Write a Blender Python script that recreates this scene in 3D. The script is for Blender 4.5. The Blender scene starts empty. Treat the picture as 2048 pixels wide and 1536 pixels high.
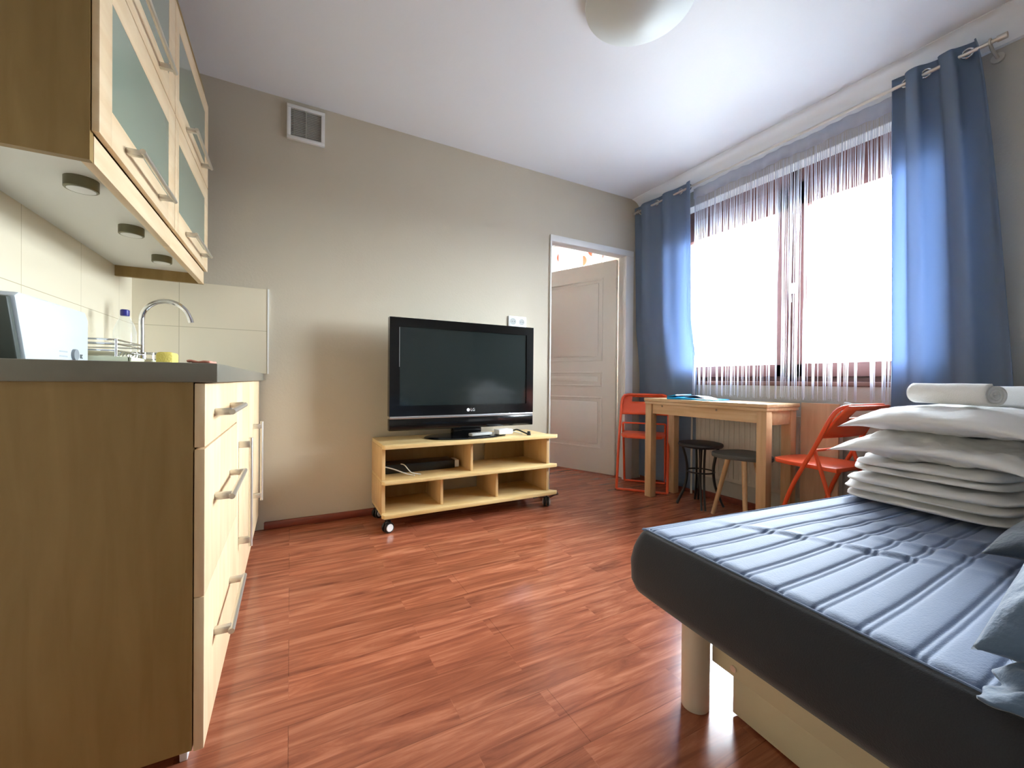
import bpy, bmesh, math, random
from mathutils import Vector, Matrix, noise
random.seed(7)
C = bpy.context.scene.collection
PI = math.pi
sc = bpy.context.scene

# ------------------------------------------------------------------ camera
cd = bpy.data.cameras.new('camera'); cam = bpy.data.objects.new('camera', cd); C.objects.link(cam)
cd.sensor_width = 36; cd.lens = 36 * 825.4 / 2048; cd.clip_start = 0.01
yaw, pitch, roll = math.radians(28.25), math.radians(0.365), math.radians(0.526)
fw = Vector((math.sin(yaw)*math.cos(pitch), math.cos(yaw)*math.cos(pitch), -math.sin(pitch)))
rt = Vector((math.cos(yaw), -math.sin(yaw), 0)); up = rt.cross(fw)
r2 = math.cos(roll)*rt + math.sin(roll)*up; u2 = -math.sin(roll)*rt + math.cos(roll)*up
M = Matrix((r2, u2, -fw)).transposed().to_4x4(); M.translation = Vector((0, 0, .87))
cam.matrix_world = M
sc.camera = cam

# ------------------------------------------------------------------ world, light, exposure
W = bpy.data.worlds.new('world'); sc.world = W; W.use_nodes = True
nt = W.node_tree; bg = nt.nodes['Background']
tc = nt.nodes.new('ShaderNodeTexCoord'); sx = nt.nodes.new('ShaderNodeSeparateXYZ')
rp = nt.nodes.new('ShaderNodeValToRGB')
nt.links.new(tc.outputs['Generated'], sx.inputs[0]); mr = nt.nodes.new('ShaderNodeMapRange'); mr.inputs['From Min'].default_value = -.25; mr.inputs['From Max'].default_value = .75; nt.links.new(sx.outputs['Z'], mr.inputs[0]); nt.links.new(mr.outputs[0], rp.inputs[0]); nt.links.new(rp.outputs[0], bg.inputs[0])
el = rp.color_ramp.elements                    # dim ground below the horizon, bright overcast sky above
el[0].position = .235; el[0].color = (.11, .125, .14, 1)
el[1].position = .26; el[1].color = (.82, .93, 1.0, 1)
e3 = el.new(.9); e3.color = (.86, .95, 1.0, 1)
bg.inputs[1].default_value = 17.0
sc.view_settings.view_transform = 'Standard'; sc.view_settings.look = 'None'
sc.view_settings.exposure = 2.38; sc.view_settings.gamma = 1; sc.view_settings.use_curve_mapping = False

def area(name, loc, rot, sx_, sy_, power, col=(1, 1, 1), portal=False):
    l = bpy.data.lights.new(name, 'AREA'); l.shape = 'RECTANGLE'; l.size = sx_; l.size_y = sy_; l.energy = power; l.color = col
    o = bpy.data.objects.new(name, l); C.objects.link(o); o.location = loc; o.rotation_euler = rot
    if portal: l.cycles.is_portal = True
    return o
# daylight entering through the two windows (portals only guide sky sampling)
area('sky_portal', (3.06, 1.53, 1.51), (0, math.radians(90), 0), 1.1, 1.7, 1, portal=True)
area('sky_portal', (3.06, 3.95, 1.55), (0, math.radians(90), 0), 1.3, 1.5, 1, portal=True)


# ------------------------------------------------------------------ materials
def S(r, g, b):
    f = lambda c: (c/255/12.92) if c/255 <= .04045 else ((c/255+.055)/1.055)**2.4
    return (f(r), f(g), f(b), 1)
MATS = {}
def mat(name, col, rough=.5, metal=0, bump=0, bscale=60, spec=.5, var=0, vscale=4, sheen=0, coat=0, detail=3):
    if name in MATS: return MATS[name]
    m = bpy.data.materials.new(name); m.use_nodes = True; n = m.node_tree; p = n.nodes['Principled BSDF']
    p.inputs['Base Color'].default_value = col; p.inputs['Roughness'].default_value = rough; p.inputs['Metallic'].default_value = metal
    p.inputs['Specular IOR Level'].default_value = spec
    p.inputs['Sheen Weight'].default_value = sheen; p.inputs['Coat Weight'].default_value = coat; p.inputs['Coat Roughness'].default_value = .08
    t = n.nodes.new('ShaderNodeTexCoord')
    if var:
        no = n.nodes.new('ShaderNodeTexNoise'); no.inputs['Scale'].default_value = vscale; no.inputs['Detail'].default_value = 4
        n.links.new(t.outputs['Object'], no.inputs['Vector'])
        mx = n.nodes.new('ShaderNodeMix'); mx.data_type = 'RGBA'
        mx.inputs['A'].default_value = tuple(c*(1-var) for c in col[:3])+(1,); mx.inputs['B'].default_value = tuple(min(1, c*(1+var)) for c in col[:3])+(1,)
        n.links.new(no.outputs['Fac'], mx.inputs['Factor']); n.links.new(mx.outputs['Result'], p.inputs['Base Color'])
    if bump:
        no = n.nodes.new('ShaderNodeTexNoise'); no.inputs['Scale'].default_value = bscale; no.inputs['Detail'].default_value = detail
        n.links.new(t.outputs['Object'], no.inputs['Vector'])
        b = n.nodes.new('ShaderNodeBump'); b.inputs['Strength'].default_value = bump; b.inputs['Distance'].default_value = .01
        n.links.new(no.outputs['Fac'], b.inputs['Height']); n.links.new(b.outputs[0], p.inputs['Normal'])
    MATS[name] = m; return m

def wood(name, c1, c2, axis='Z', rough=.4, scale=9, coat=0):
    if name in MATS: return MATS[name]
    m = bpy.data.materials.new(name); m.use_nodes = True; n = m.node_tree; p = n.nodes['Principled BSDF']
    t = n.nodes.new('ShaderNodeTexCoord'); mp = n.nodes.new('ShaderNodeMapping')
    s = {'X': (.12, 1, 1), 'Y': (1, .12, 1), 'Z': (1, 1, .12)}[axis]
    mp.inputs['Scale'].default_value = s
    no = n.nodes.new('ShaderNodeTexNoise'); no.inputs['Scale'].default_value = scale*3; no.inputs['Detail'].default_value = 6; no.inputs['Distortion'].default_value = .6
    rp = n.nodes.new('ShaderNodeValToRGB'); rp.color_ramp.elements[0].position = .35; rp.color_ramp.elements[1].position = .68
    rp.color_ramp.elements[0].color = c1; rp.color_ramp.elements[1].color = c2
    n.links.new(t.outputs['Object'], mp.inputs[0]); n.links.new(mp.outputs[0], no.inputs['Vector']); n.links.new(no.outputs['Fac'], rp.inputs[0])
    n.links.new(rp.outputs[0], p.inputs['Base Color']); p.inputs['Roughness'].default_value = rough
    p.inputs['Coat Weight'].default_value = coat
    MATS[name] = m; return m

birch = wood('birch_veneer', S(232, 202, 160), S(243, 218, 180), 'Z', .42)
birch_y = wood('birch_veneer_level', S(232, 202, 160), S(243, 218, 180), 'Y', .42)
birch_shaded = wood('birch_veneer_shaded', S(148, 119, 68), S(160, 131, 80), 'Z', .5)  # birch veneer darkened: shade of the backlit end panels put into the colour
pine = wood('stand_wood', S(226, 192, 128), S(240, 212, 156), 'X', .4)
table_w = wood('table_wood', S(214, 178, 132), S(230, 200, 158), 'Y', .35)
leg_w = wood('leg_wood', S(205, 165, 120), S(222, 186, 142), 'Z', .45)
redskirt = wood('skirting_laminate', S(112, 50, 34), S(140, 68, 48), 'X', .35)
frame_br = mat('window_frame_brown', S(128, 88, 82), .4, bump=.1)
wallp = mat('wall_paint_taupe', S(202, 192, 172), .75, bump=.06, bscale=90, var=.02)
wallwin = mat('wall_paint_grey', S(190, 186, 178), .75, bump=.15, bscale=90, var=.02)
ceilp = mat('ceiling_paint', S(240, 243, 247), .85, bump=.05, bscale=50)
whitep = mat('white_paint', S(236, 235, 230), .45)
doorp = mat('door_lacquer', S(238, 234, 222), .4)
plastic_w = mat('white_plastic', S(238, 238, 236), .35)
plastic_b = mat('black_plastic', S(22, 22, 22), .3)
gloss_b = mat('black_gloss', S(12, 12, 13), .14, coat=.1)
screen_m = mat('screen_glass', S(30, 37, 37), .12, coat=.3)
silver = mat('silver_strip', S(205, 208, 212), .25, .8)
steel = mat('brushed_steel', S(216, 212, 204), .38, .9)
chrome = mat('chrome', S(225, 225, 228), .08, 1)
worktop_m = mat('worktop_laminate', S(128, 124, 112), .28, var=.08, vscale=30)
orange = mat('orange_paint', S(238, 92, 48), .4)
blackm = mat('black_metal', S(24, 24, 27), .35)
blackseat = mat('black_seat', S(38, 38, 44), .5)
greyseat = mat('grey_seat', S(84, 86, 84), .55)
curt_m = None
linen = mat('white_linen', S(240, 239, 238), .85, bump=.5, bscale=14, sheen=.2, var=.02)
terry = mat('white_terry', S(242, 242, 240), .95, bump=.25, bscale=320, sheen=.3)
cover_m = mat('mattress_cover_blue', S(106, 126, 160), .68, bump=.12, bscale=260, sheen=.25)
cover_side = mat('mattress_side_charcoal', S(34, 37, 45), .85, bump=.15, bscale=400, sheen=.3)
cush_m = mat('cushion_blue_grey', S(50, 63, 78), .8, bump=.2, bscale=120, sheen=.4)
cush_l = mat('cushion_light_blue', S(82, 106, 134), .7, bump=.2, bscale=90, sheen=.4)
bedframe = mat('bed_frame_beige', S(206, 196, 166), .45)
legwhite = mat('bed_leg_beige', S(212, 198, 180), .35)
blue_pl = mat('blue_folder', S(20, 160, 220), .3)
paper = mat('paper', S(236, 240, 244), .6)
yellow = mat('yellow_sponge', S(236, 214, 110), .7, bump=.4, bscale=200)
tray_m = mat('drainer_tray', S(216, 218, 188), .35)
plate_m = mat('plate_ceramic', S(238, 234, 214), .2)
pinkm = mat('pink_cloth', S(226, 150, 130), .8)
toast_w = mat('toaster_white', S(212, 218, 224), .3)
toast_g = mat('toaster_grey', S(78, 84, 80), .4)
grey_d = mat('grey_mark', S(140, 146, 150), .5)
grey_p = mat('grey_plastic', S(168, 168, 164), .45)
ventgrey = mat('vent_mesh', S(168, 166, 156), .6)
radw = mat('radiator_enamel', S(214, 208, 196), .35)
lampg = mat('lamp_glass', S(218, 224, 222), .5)
capblue = mat('blue_cap', S(40, 40, 130), .4)
browncable = mat('brown_cable', S(84, 44, 34), .5)
outm = mat('outside_plaster', S(214, 212, 206), .9)
outroof = mat('outside_roof', S(120, 118, 122), .9)

def frosted():
    m = mat('frosted_green_glass', S(150, 164, 146), .16, coat=.6); return m
frost = frosted()

def glassmat():
    m = bpy.data.materials.new('clear_glass'); m.use_nodes = True; n = m.node_tree; n.nodes.clear()
    o = n.nodes.new('ShaderNodeOutputMaterial'); mx = n.nodes.new('ShaderNodeMixShader'); tr = n.nodes.new('ShaderNodeBsdfTransparent'); gl = n.nodes.new('ShaderNodeBsdfGlossy')
    fr = n.nodes.new('ShaderNodeFresnel'); fr.inputs[0].default_value = 1.25; gl.inputs['Roughness'].default_value = .02
    n.links.new(fr.outputs[0], mx.inputs[0]); n.links.new(tr.outputs[0], mx.inputs[1]); n.links.new(gl.outputs[0], mx.inputs[2]); n.links.new(mx.outputs[0], o.inputs[0])
    return m
glass = glassmat()
def petmat():
    m = bpy.data.materials.new('clear_plastic'); m.use_nodes = True; n = m.node_tree; n.nodes.clear()
    o = n.nodes.new('ShaderNodeOutputMaterial'); mx = n.nodes.new('ShaderNodeMixShader'); tr = n.nodes.new('ShaderNodeBsdfTransparent'); gl = n.nodes.new('ShaderNodeBsdfPrincipled')
    gl.inputs['Base Color'].default_value = (.85, .87, .85, 1); gl.inputs['Roughness'].default_value = .08
    lw = n.nodes.new('ShaderNodeLayerWeight'); lw.inputs[0].default_value = .25; mr = n.nodes.new('ShaderNodeMapRange'); mr.inputs['To Min'].default_value = .12; mr.inputs['To Max'].default_value = .55
    n.links.new(lw.outputs['Facing'], mr.inputs[0]); n.links.new(mr.outputs[0], mx.inputs[0])
    tr.inputs[0].default_value = (.97, .98, .97, 1)
    n.links.new(tr.outputs[0], mx.inputs[1]); n.links.new(gl.outputs[0], mx.inputs[2]); n.links.new(mx.outputs[0], o.inputs[0]); return m
pet = petmat()

def translucent(name, col, tcol, mixf, rough=.9, alpha=None):
    m = bpy.data.materials.new(name); m.use_nodes = True; n = m.node_tree; n.nodes.clear()
    o = n.nodes.new('ShaderNodeOutputMaterial'); mx = n.nodes.new('ShaderNodeMixShader'); d = n.nodes.new('ShaderNodeBsdfDiffuse'); t = n.nodes.new('ShaderNodeBsdfTranslucent')
    d.inputs[0].default_value = col; t.inputs[0].default_value = tcol; mx.inputs[0].default_value = mixf
    n.links.new(d.outputs[0], mx.inputs[1]); n.links.new(t.outputs[0], mx.inputs[2]); last = mx
    if alpha is not None:
        tr = n.nodes.new('ShaderNodeBsdfTransparent'); m2 = n.nodes.new('ShaderNodeMixShader'); m2.inputs[0].default_value = alpha
        n.links.new(tr.outputs[0], m2.inputs[1]); n.links.new(mx.outputs[0], m2.inputs[2]); last = m2
    n.links.new(last.outputs[0], o.inputs[0]); return m
curt_m = translucent('curtain_blue_grey', S(134, 150, 170), S(176, 196, 228), .32)
string_m = translucent('string_white', S(240, 242, 250), S(235, 240, 252), .5, alpha=.6)
header_m = translucent('string_header', S(222, 226, 238), S(215, 222, 240), .4, alpha=.8)

def flower_curtain():
    m = translucent('flower_curtain', S(240, 238, 234), S(245, 240, 235), .5)
    n = m.node_tree; t = n.nodes.new('ShaderNodeTexCoord'); v = n.nodes.new('ShaderNodeTexVoronoi'); v.inputs['Scale'].default_value = 5.5
    rp = n.nodes.new('ShaderNodeValToRGB'); rp.color_ramp.elements[0].position = .33; rp.color_ramp.elements[0].color = S(240, 96, 70); rp.color_ramp.elements[1].position = .38; rp.color_ramp.elements[1].color = S(244, 242, 236)
    n.links.new(t.outputs['Object'], v.inputs['Vector']); n.links.new(v.outputs['Distance'], rp.inputs[0])
    for k in n.nodes:
        if k.bl_idname in ('ShaderNodeBsdfDiffuse', 'ShaderNodeBsdfTranslucent'): n.links.new(rp.outputs[0], k.inputs[0])
    return m

def tilemat(name, axis):
    # cream wall tiles 40 x 24.5 cm with thin joints (world axes: axis = horizontal run)
    m = bpy.data.materials.new(name); m.use_nodes = True; n = m.node_tree; p = n.nodes['Principled BSDF']
    g = n.nodes.new('ShaderNodeNewGeometry'); s = n.nodes.new('ShaderNodeSeparateXYZ'); c = n.nodes.new('ShaderNodeCombineXYZ')
    n.links.new(g.outputs['Position'], s.inputs[0])
    a = n.nodes.new('ShaderNodeMath'); a.operation = 'ADD'; a.inputs[1].default_value = (.52 if axis == 'X' else -1.784) + 4
    b = n.nodes.new('ShaderNodeMath'); b.operation = 'ADD'; b.inputs[1].default_value = -1.145 + .245*8
    n.links.new(s.outputs['X' if axis == 'X' else 'Y'], a.inputs[0]); n.links.new(s.outputs['Z'], b.inputs[0])
    n.links.new(a.outputs[0], c.inputs[0]); n.links.new(b.outputs[0], c.inputs[1])
    br = n.nodes.new('ShaderNodeTexBrick'); br.offset = 0; br.inputs['Scale'].default_value = 1; br.inputs['Brick Width'].default_value = .4; br.inputs['Row Height'].default_value = .245
    br.inputs['Mortar Size'].default_value = .0016; br.inputs['Mortar Smooth'].default_value = .3
    br.inputs['Color1'].default_value = S(232, 221, 196); br.inputs['Color2'].default_value = S(228, 217, 192); br.inputs['Mortar'].default_value = S(190, 178, 150)
    n.links.new(c.outputs[0], br.inputs['Vector']); n.links.new(br.outputs['Color'], p.inputs['Base Color']); p.inputs['Roughness'].default_value = .22
    return m

def floormat():
    m = bpy.data.materials.new('cherry_laminate'); m.use_nodes = True; n = m.node_tree; p = n.nodes['Principled BSDF']
    g = n.nodes.new('ShaderNodeNewGeometry')
    br = n.nodes.new('ShaderNodeTexBrick'); br.offset = .37; br.offset_frequency = 2; br.inputs['Scale'].default_value = 1
    br.inputs['Brick Width'].default_value = .62; br.inputs['Row Height'].default_value = .0975; br.inputs['Mortar Size'].default_value = .0006; br.inputs['Bias'].default_value = 0
    br.inputs['Color1'].default_value = (0, 0, 0, 1); br.inputs['Color2'].default_value = (1, 1, 1, 1); br.inputs['Mortar'].default_value = (.3, .3, .3, 1)
    n.links.new(g.outputs['Position'], br.inputs['Vector'])
    br2 = n.nodes.new('ShaderNodeTexBrick'); br2.offset = .5; br2.inputs['Scale'].default_value = 1
    br2.inputs['Brick Width'].default_value = 1.29; br2.inputs['Row Height'].default_value = .195; br2.inputs['Mortar Size'].default_value = .0011
    br2.inputs['Color1'].default_value = (1, 1, 1, 1); br2.inputs['Color2'].default_value = (1, 1, 1, 1); br2.inputs['Mortar'].default_value = (.65, .65, .65, 1)
    n.links.new(g.outputs['Position'], br2.inputs['Vector'])
    off = n.nodes.new('ShaderNodeVectorMath'); off.operation = 'MULTIPLY_ADD'; off.inputs[1].default_value = (3, 7, 0)
    n.links.new(br.outputs['Color'], off.inputs[0]); n.links.new(g.outputs['Position'], off.inputs[2])
    mp = n.nodes.new('ShaderNodeMapping'); mp.inputs['Scale'].default_value = (1.6, 17, 1); n.links.new(off.outputs[0], mp.inputs[0])
    no = n.nodes.new('ShaderNodeTexNoise'); no.inputs['Scale'].default_value = 1.5; no.inputs['Detail'].default_value = 7; no.inputs['Distortion'].default_value = 1.0; no.inputs['Roughness'].default_value = .62
    n.links.new(mp.outputs[0], no.inputs['Vector'])
    rp = n.nodes.new('ShaderNodeValToRGB'); e = rp.color_ramp.elements; e[0].position = .3; e[0].color = S(126, 68, 50); e[1].position = .72; e[1].color = S(204, 130, 98)
    k = e.new(.5); k.color = S(166, 96, 68)
    n.links.new(no.outputs['Fac'], rp.inputs[0])
    tint = n.nodes.new('ShaderNodeMapRange'); tint.inputs['To Min'].default_value = .88; tint.inputs['To Max'].default_value = 1.08; n.links.new(br.outputs['Color'], tint.inputs[0])
    mu = n.nodes.new('ShaderNodeVectorMath'); mu.operation = 'SCALE'; n.links.new(rp.outputs[0], mu.inputs[0]); n.links.new(tint.outputs[0], mu.inputs['Scale'])
    m2 = n.nodes.new('ShaderNodeMix'); m2.data_type = 'RGBA'; m2.blend_type = 'MULTIPLY'; m2.inputs['Factor'].default_value = 1
    n.links.new(mu.outputs[0], m2.inputs['A']); n.links.new(br2.outputs['Color'], m2.inputs['B']); n.links.new(m2.outputs['Result'], p.inputs['Base Color'])
    p.inputs['Roughness'].default_value = .17; p.inputs['Specular IOR Level'].default_value = .5
    return m

# ------------------------------------------------------------------ mesh helpers
def NB(): return bmesh.new()
def merge(bm, t):
    me = bpy.data.meshes.new('tmp'); t.to_mesh(me); t.free(); bm.from_mesh(me); bpy.data.meshes.remove(me)
def box(bm, x0, x1, y0, y1, z0, z1, bev=0, seg=2):
    t = NB(); bmesh.ops.create_cube(t, size=1)
    for v in t.verts: v.co = Vector(((x0+x1)/2 + v.co.x*(x1-x0), (y0+y1)/2 + v.co.y*(y1-y0), (z0+z1)/2 + v.co.z*(z1-z0)))
    if bev: bmesh.ops.bevel(t, geom=t.edges[:], offset=bev, segments=seg, profile=.5, affect='EDGES')
    merge(bm, t); return bm
def bx(*a, **k): return box(NB(), *a, **k)
def cyl(bm, p0, p1, r0, r1=None, seg=24, bev=0):
    r1 = r0 if r1 is None else r1; p0 = Vector(p0); p1 = Vector(p1); d = p1-p0; t = NB()
    bmesh.ops.create_cone(t, cap_ends=True, segments=seg, radius1=r0, radius2=r1, depth=d.length)
    if bev: bmesh.ops.bevel(t, geom=[e for e in t.edges if any(len(f.verts) > 4 for f in e.link_faces)], offset=bev, segments=2, profile=.5, affect='EDGES')
    q = Vector((0, 0, 1)).rotation_difference(d.normalized())
    bmesh.ops.transform(t, matrix=Matrix.Translation((p0+p1)/2) @ q.to_matrix().to_4x4(), verts=t.verts); merge(bm, t); return bm
def lathe(bm, prof, c=(0, 0, 0), seg=32, axis='Z'):
    rings = []
    for r, z in prof:
        ring = []
        for i in range(seg):
            a = 2*PI*i/seg; x, y = r*math.cos(a), r*math.sin(a)
            co = (x, y, z) if axis == 'Z' else ((z, x, y) if axis == 'X' else (x, z, y))
            ring.append(bm.verts.new(Vector(co)+Vector(c)))
        rings.append(ring)
    for a, b in zip(rings, rings[1:]):
        for i in range(seg):
            j = (i+1) % seg; bm.faces.new((a[i], a[j], b[j], b[i]))
    for rg, (r, z) in ((rings[0], prof[0]), (rings[-1], prof[-1])):
        if r > 1e-4: bm.faces.new(rg)
    bmesh.ops.remove_doubles(bm, verts=bm.verts, dist=1e-5)
    bmesh.ops.recalc_face_normals(bm, faces=bm.faces); return bm
def tube(bm, pts, r, seg=10, closed=False):
    pts = [Vector(p) for p in pts]; n = len(pts); rings = []; rr = r if isinstance(r, (list, tuple)) else [r]*n
    prev = None
    for i, p in enumerate(pts):
        a = pts[(i-1) % n] if (closed or i > 0) else p; b = pts[(i+1) % n] if (closed or i < n-1) else p
        d = (b-a).normalized()
        if prev is None:
            u = d.orthogonal().normalized()
        else:
            u = (prev - d*prev.dot(d)).normalized()
        prev = u; w = d.cross(u)
        rings.append([bm.verts.new(p + (u*math.cos(2*PI*k/seg) + w*math.sin(2*PI*k/seg))*rr[i]) for k in range(seg)])
    rng = range(n) if closed else range(n-1)
    for i in rng:
        a, b = rings[i], rings[(i+1) % n]
        for k in range(seg):
            j = (k+1) % seg; bm.faces.new((a[k], a[j], b[j], b[k]))
    if not closed: bm.faces.new(rings[0][::-1]); bm.faces.new(rings[-1])
    bmesh.ops.recalc_face_normals(bm, faces=bm.faces); return bm
def smooth_path(pts, n=6):
    P = [Vector(p) for p in pts]; out = []
    for i in range(len(P)-1):
        p0 = P[max(i-1, 0)]; p1 = P[i]; p2 = P[i+1]; p3 = P[min(i+2, len(P)-1)]
        for k in range(n):
            t = k/n; out.append(.5*((2*p1) + (p2-p0)*t + (2*p0-5*p1+4*p2-p3)*t*t + (3*p1-p0-3*p2+p3)*t**3))
    out.append(P[-1]); return out
def prism(bm, poly, a0, a1, axis='Z', bev=0):
    # polygon in the two other axes (in order) extruded a0..a1
    def mk(u, v, w):
        return {'Z': (u, v, w), 'X': (w, u, v), 'Y': (u, w, v)}[axis]
    t = NB(); lo = [t.verts.new(mk(u, v, a0)) for u, v in poly]; hi = [t.verts.new(mk(u, v, a1)) for u, v in poly]; n = len(poly)
    t.faces.new(lo); t.faces.new(hi[::-1])
    for i in range(n): t.faces.new((lo[i], lo[(i+1) % n], hi[(i+1) % n], hi[i]))
    bmesh.ops.recalc_face_normals(t, faces=t.faces)
    if bev: bmesh.ops.bevel(t, geom=t.edges[:], offset=bev, segments=2, profile=.5, affect='EDGES')
    merge(bm, t); return bm
def grid(bm, nu, nv, fn):
    V = [[bm.verts.new(fn(i/nu, j/nv)) for j in range(nv+1)] for i in range(nu+1)]
    for i in range(nu):
        for j in range(nv): bm.faces.new((V[i][j], V[i+1][j], V[i+1][j+1], V[i][j+1]))
    return V
def obj(name, bm, m, parent=None, smooth=True, world=False, label=None, ang=35):
    if world and parent is not None:
        bmesh.ops.translate(bm, vec=-Vector(parent_world(parent)), verts=bm.verts)
    me = bpy.data.meshes.new(name); bm.normal_update(); bm.to_mesh(me); bm.free()
    o = bpy.data.objects.new(name, me); C.objects.link(o); me.materials.append(m)
    if parent is None:
        # origin at the base centre
        vs = [v.co for v in me.vertices]
        c = Vector(((min(v.x for v in vs)+max(v.x for v in vs))/2, (min(v.y for v in vs)+max(v.y for v in vs))/2, min(v.z for v in vs)))
        me.transform(Matrix.Translation(-c)); o.location = c
    else: o.parent = parent
    if smooth:
        for f in me.polygons: f.use_smooth = True
        try: me.set_sharp_from_angle(angle=math.radians(ang))
        except Exception: pass
    if label: o['label'] = label
    return o
def parent_world(p):
    v = Vector((0, 0, 0))
    while p is not None: v += p.location; p = p.parent
    return v
def thing(name, label, cat, loc=(0, 0, 0), rz=0, group=None):
    o = bpy.data.objects.new(name, None); C.objects.link(o); o.location = loc; o.rotation_euler = (0, 0, rz); o.empty_display_size = .1
    o['label'] = label; o['category'] = cat
    if group: o['group'] = group
    return o
def tag(o, label, cat, group=None, kind=None):
    o['label'] = label; o['category'] = cat
    if group: o['group'] = group
    if kind: o['kind'] = kind
    return o
def struct(name, bm, m, parent=None, smooth=False):
    o = obj(name, bm, m, parent, smooth, world=parent is not None)
    if parent is None: o['kind'] = 'structure'
    return o
def structe(name, loc):
    o = bpy.data.objects.new(name, None); C.objects.link(o); o.location = loc; o['kind'] = 'structure'; return o
def dup(root, loc, rz, label=None, group=None):
    r = root.copy(); C.objects.link(r); r.location = loc; r.rotation_euler = (0, 0, rz)
    if label: r['label'] = label
    if group: r['group'] = group
    for ch in list(root.children):
        c = ch.copy(); C.objects.link(c); c.parent = r
        for g in list(ch.children):
            d = g.copy(); C.objects.link(d); d.parent = c
    return r
def text(name, s, size, m, parent, loc, rot, ext=.0004, sxy=(1, 1)):
    cu = bpy.data.curves.new('t', 'FONT'); cu.body = s; cu.size = size; cu.extrude = ext; cu.align_x = 'CENTER'; cu.align_y = 'CENTER'
    t = bpy.data.objects.new('t', cu); C.objects.link(t)
    dg = bpy.context.evaluated_depsgraph_get(); me = bpy.data.meshes.new_from_object(t.evaluated_get(dg))
    bpy.data.objects.remove(t); me.materials.clear(); me.materials.append(m)
    o = bpy.data.objects.new(name, me); C.objects.link(o); o.parent = parent; o.location = loc; o.rotation_euler = rot; o.scale = (sxy[0], sxy[1], 1); return o
def nz(x, y, z, s=1): return noise.noise(Vector((x*s, y*s, z*s)))

# ------------------------------------------------------------------ room shell
XL, XR, YB, H = -.722, 2.825, 2.773, 2.515
YR = -1.7   # wall behind the camera
Y2 = 5.4    # far wall of the neighbouring room
floor_m = floormat()
struct('floor', bx(XL-.12, XR+.2, YR-.12, Y2+.1, -.1, 0), floor_m)
struct('ceiling', bx(XL-.12, XR+.2, YR-.12, Y2+.1, H, H+.1), ceilp)
struct('wall_left', bx(XL-.12, XL, YR-.12, YB, 0, H), wallp)
DX0, DX1, DZ = 1.822, 2.70, 2.035
w = bx(XL-.12, DX0, YB, YB+.12, 0, H); box(w, DX0, DX1, YB, YB+.12, DZ, H); box(w, DX1, XR, YB, YB+.12, 0, H)
struct('wall_back', w, wallp)
# window wall with two openings (this room, neighbouring room)
WY0, WY1, WZ0, WZ1 = .76, 2.43, .885, 2.28
w = bx(XR, XR+.2, YR-.12, WY0, 0, H); box(w, XR, XR+.2, WY0, WY1, 0, WZ0); box(w, XR, XR+.2, WY0, WY1, WZ1, H); box(w, XR, XR+.2, WY1, YB+.05, 0, H)
struct('wall_right', w, wallwin)
w = bx(XR, XR+.2, YB+.05, 3.3, 0, H); box(w, XR, XR+.2, 3.3, 4.6, 0, .9); box(w, XR, XR+.2, 3.3, 4.6, 2.3, H); box(w, XR, XR+.2, 4.6, Y2+.1, 0, H)
struct('wall_next_right', w, whitep)
struct('wall_next_far', bx(.2, XR, Y2, Y2+.1, 0, H), whitep)
struct('wall_next_left', bx(.1, .2, YB+.12, Y2+.1, 0, H), whitep)
struct('wall_rear', bx(XL, XR, YR-.12, YR, 0, H), whitep)
# concave plaster cove between ceiling and window wall
prof = [(XR+.02, H+.01), (2.70, H+.01), (2.70, H-.004)]
for k in range(9):
    a = PI/2*k/8; prof.append((2.70+.105*math.sin(a), H-.115+.111*math.cos(a)))
prof += [(XR-.008, 2.398), (XR+.02, 2.398)]
struct('trim_1', prism(NB(), prof, YR, YB, 'Y'), ceilp, smooth=True)
struct('trim_2', bx(XR-.03, XR-.0, YB-.03, YB, DZ, 2.40, bev=.006), whitep)
# skirtings
def skirt(name, x0, x1, y0, y1):
    b = bx(x0, x1, y0, y1, 0, .045, bev=.006); struct(name, b, redskirt, smooth=True)
skirt('baseboard_back', -.13, 1.80, YB-.018, YB)
skirt('baseboard_right', XR-.018, XR, YR, YB-.02)
# tiles
struct('trim_3', bx(XL+.012, -.118, YB-.012, YB, .90, 1.385), tilemat('tiles_back', 'X'))
struct('trim_4', bx(XL, XL+.012, .9, YB, .90, 1.40), tilemat('tiles_left', 'Y'))
struct('trim_5', bx(-.118, -.110, YB-.014, YB, .90, 1.387), whitep)

# ---- door frame + leaf
df = structe('door_1', (2.26, YB, 0))
fr = bx(DX0, DX0+.012, YB-.012, YB+.13, 0, DZ-.012, bev=.003)
box(fr, DX0, DX1+.015, YB-.014, YB+.02, DZ-.04, DZ+.012, bev=.004)
box(fr, DX0, DX1+.015, YB+.02, YB+.13, DZ-.02, DZ+.004, bev=.003)
box(fr, DX1-.075, DX1+.015, YB-.014, YB+.02, 0, DZ-.04, bev=.004)
box(fr, DX1-.03, DX1, YB+.02, YB+.13, 0, DZ-.02, bev=.003)
struct('door_frame', fr, whitep, df, smooth=True)
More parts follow.
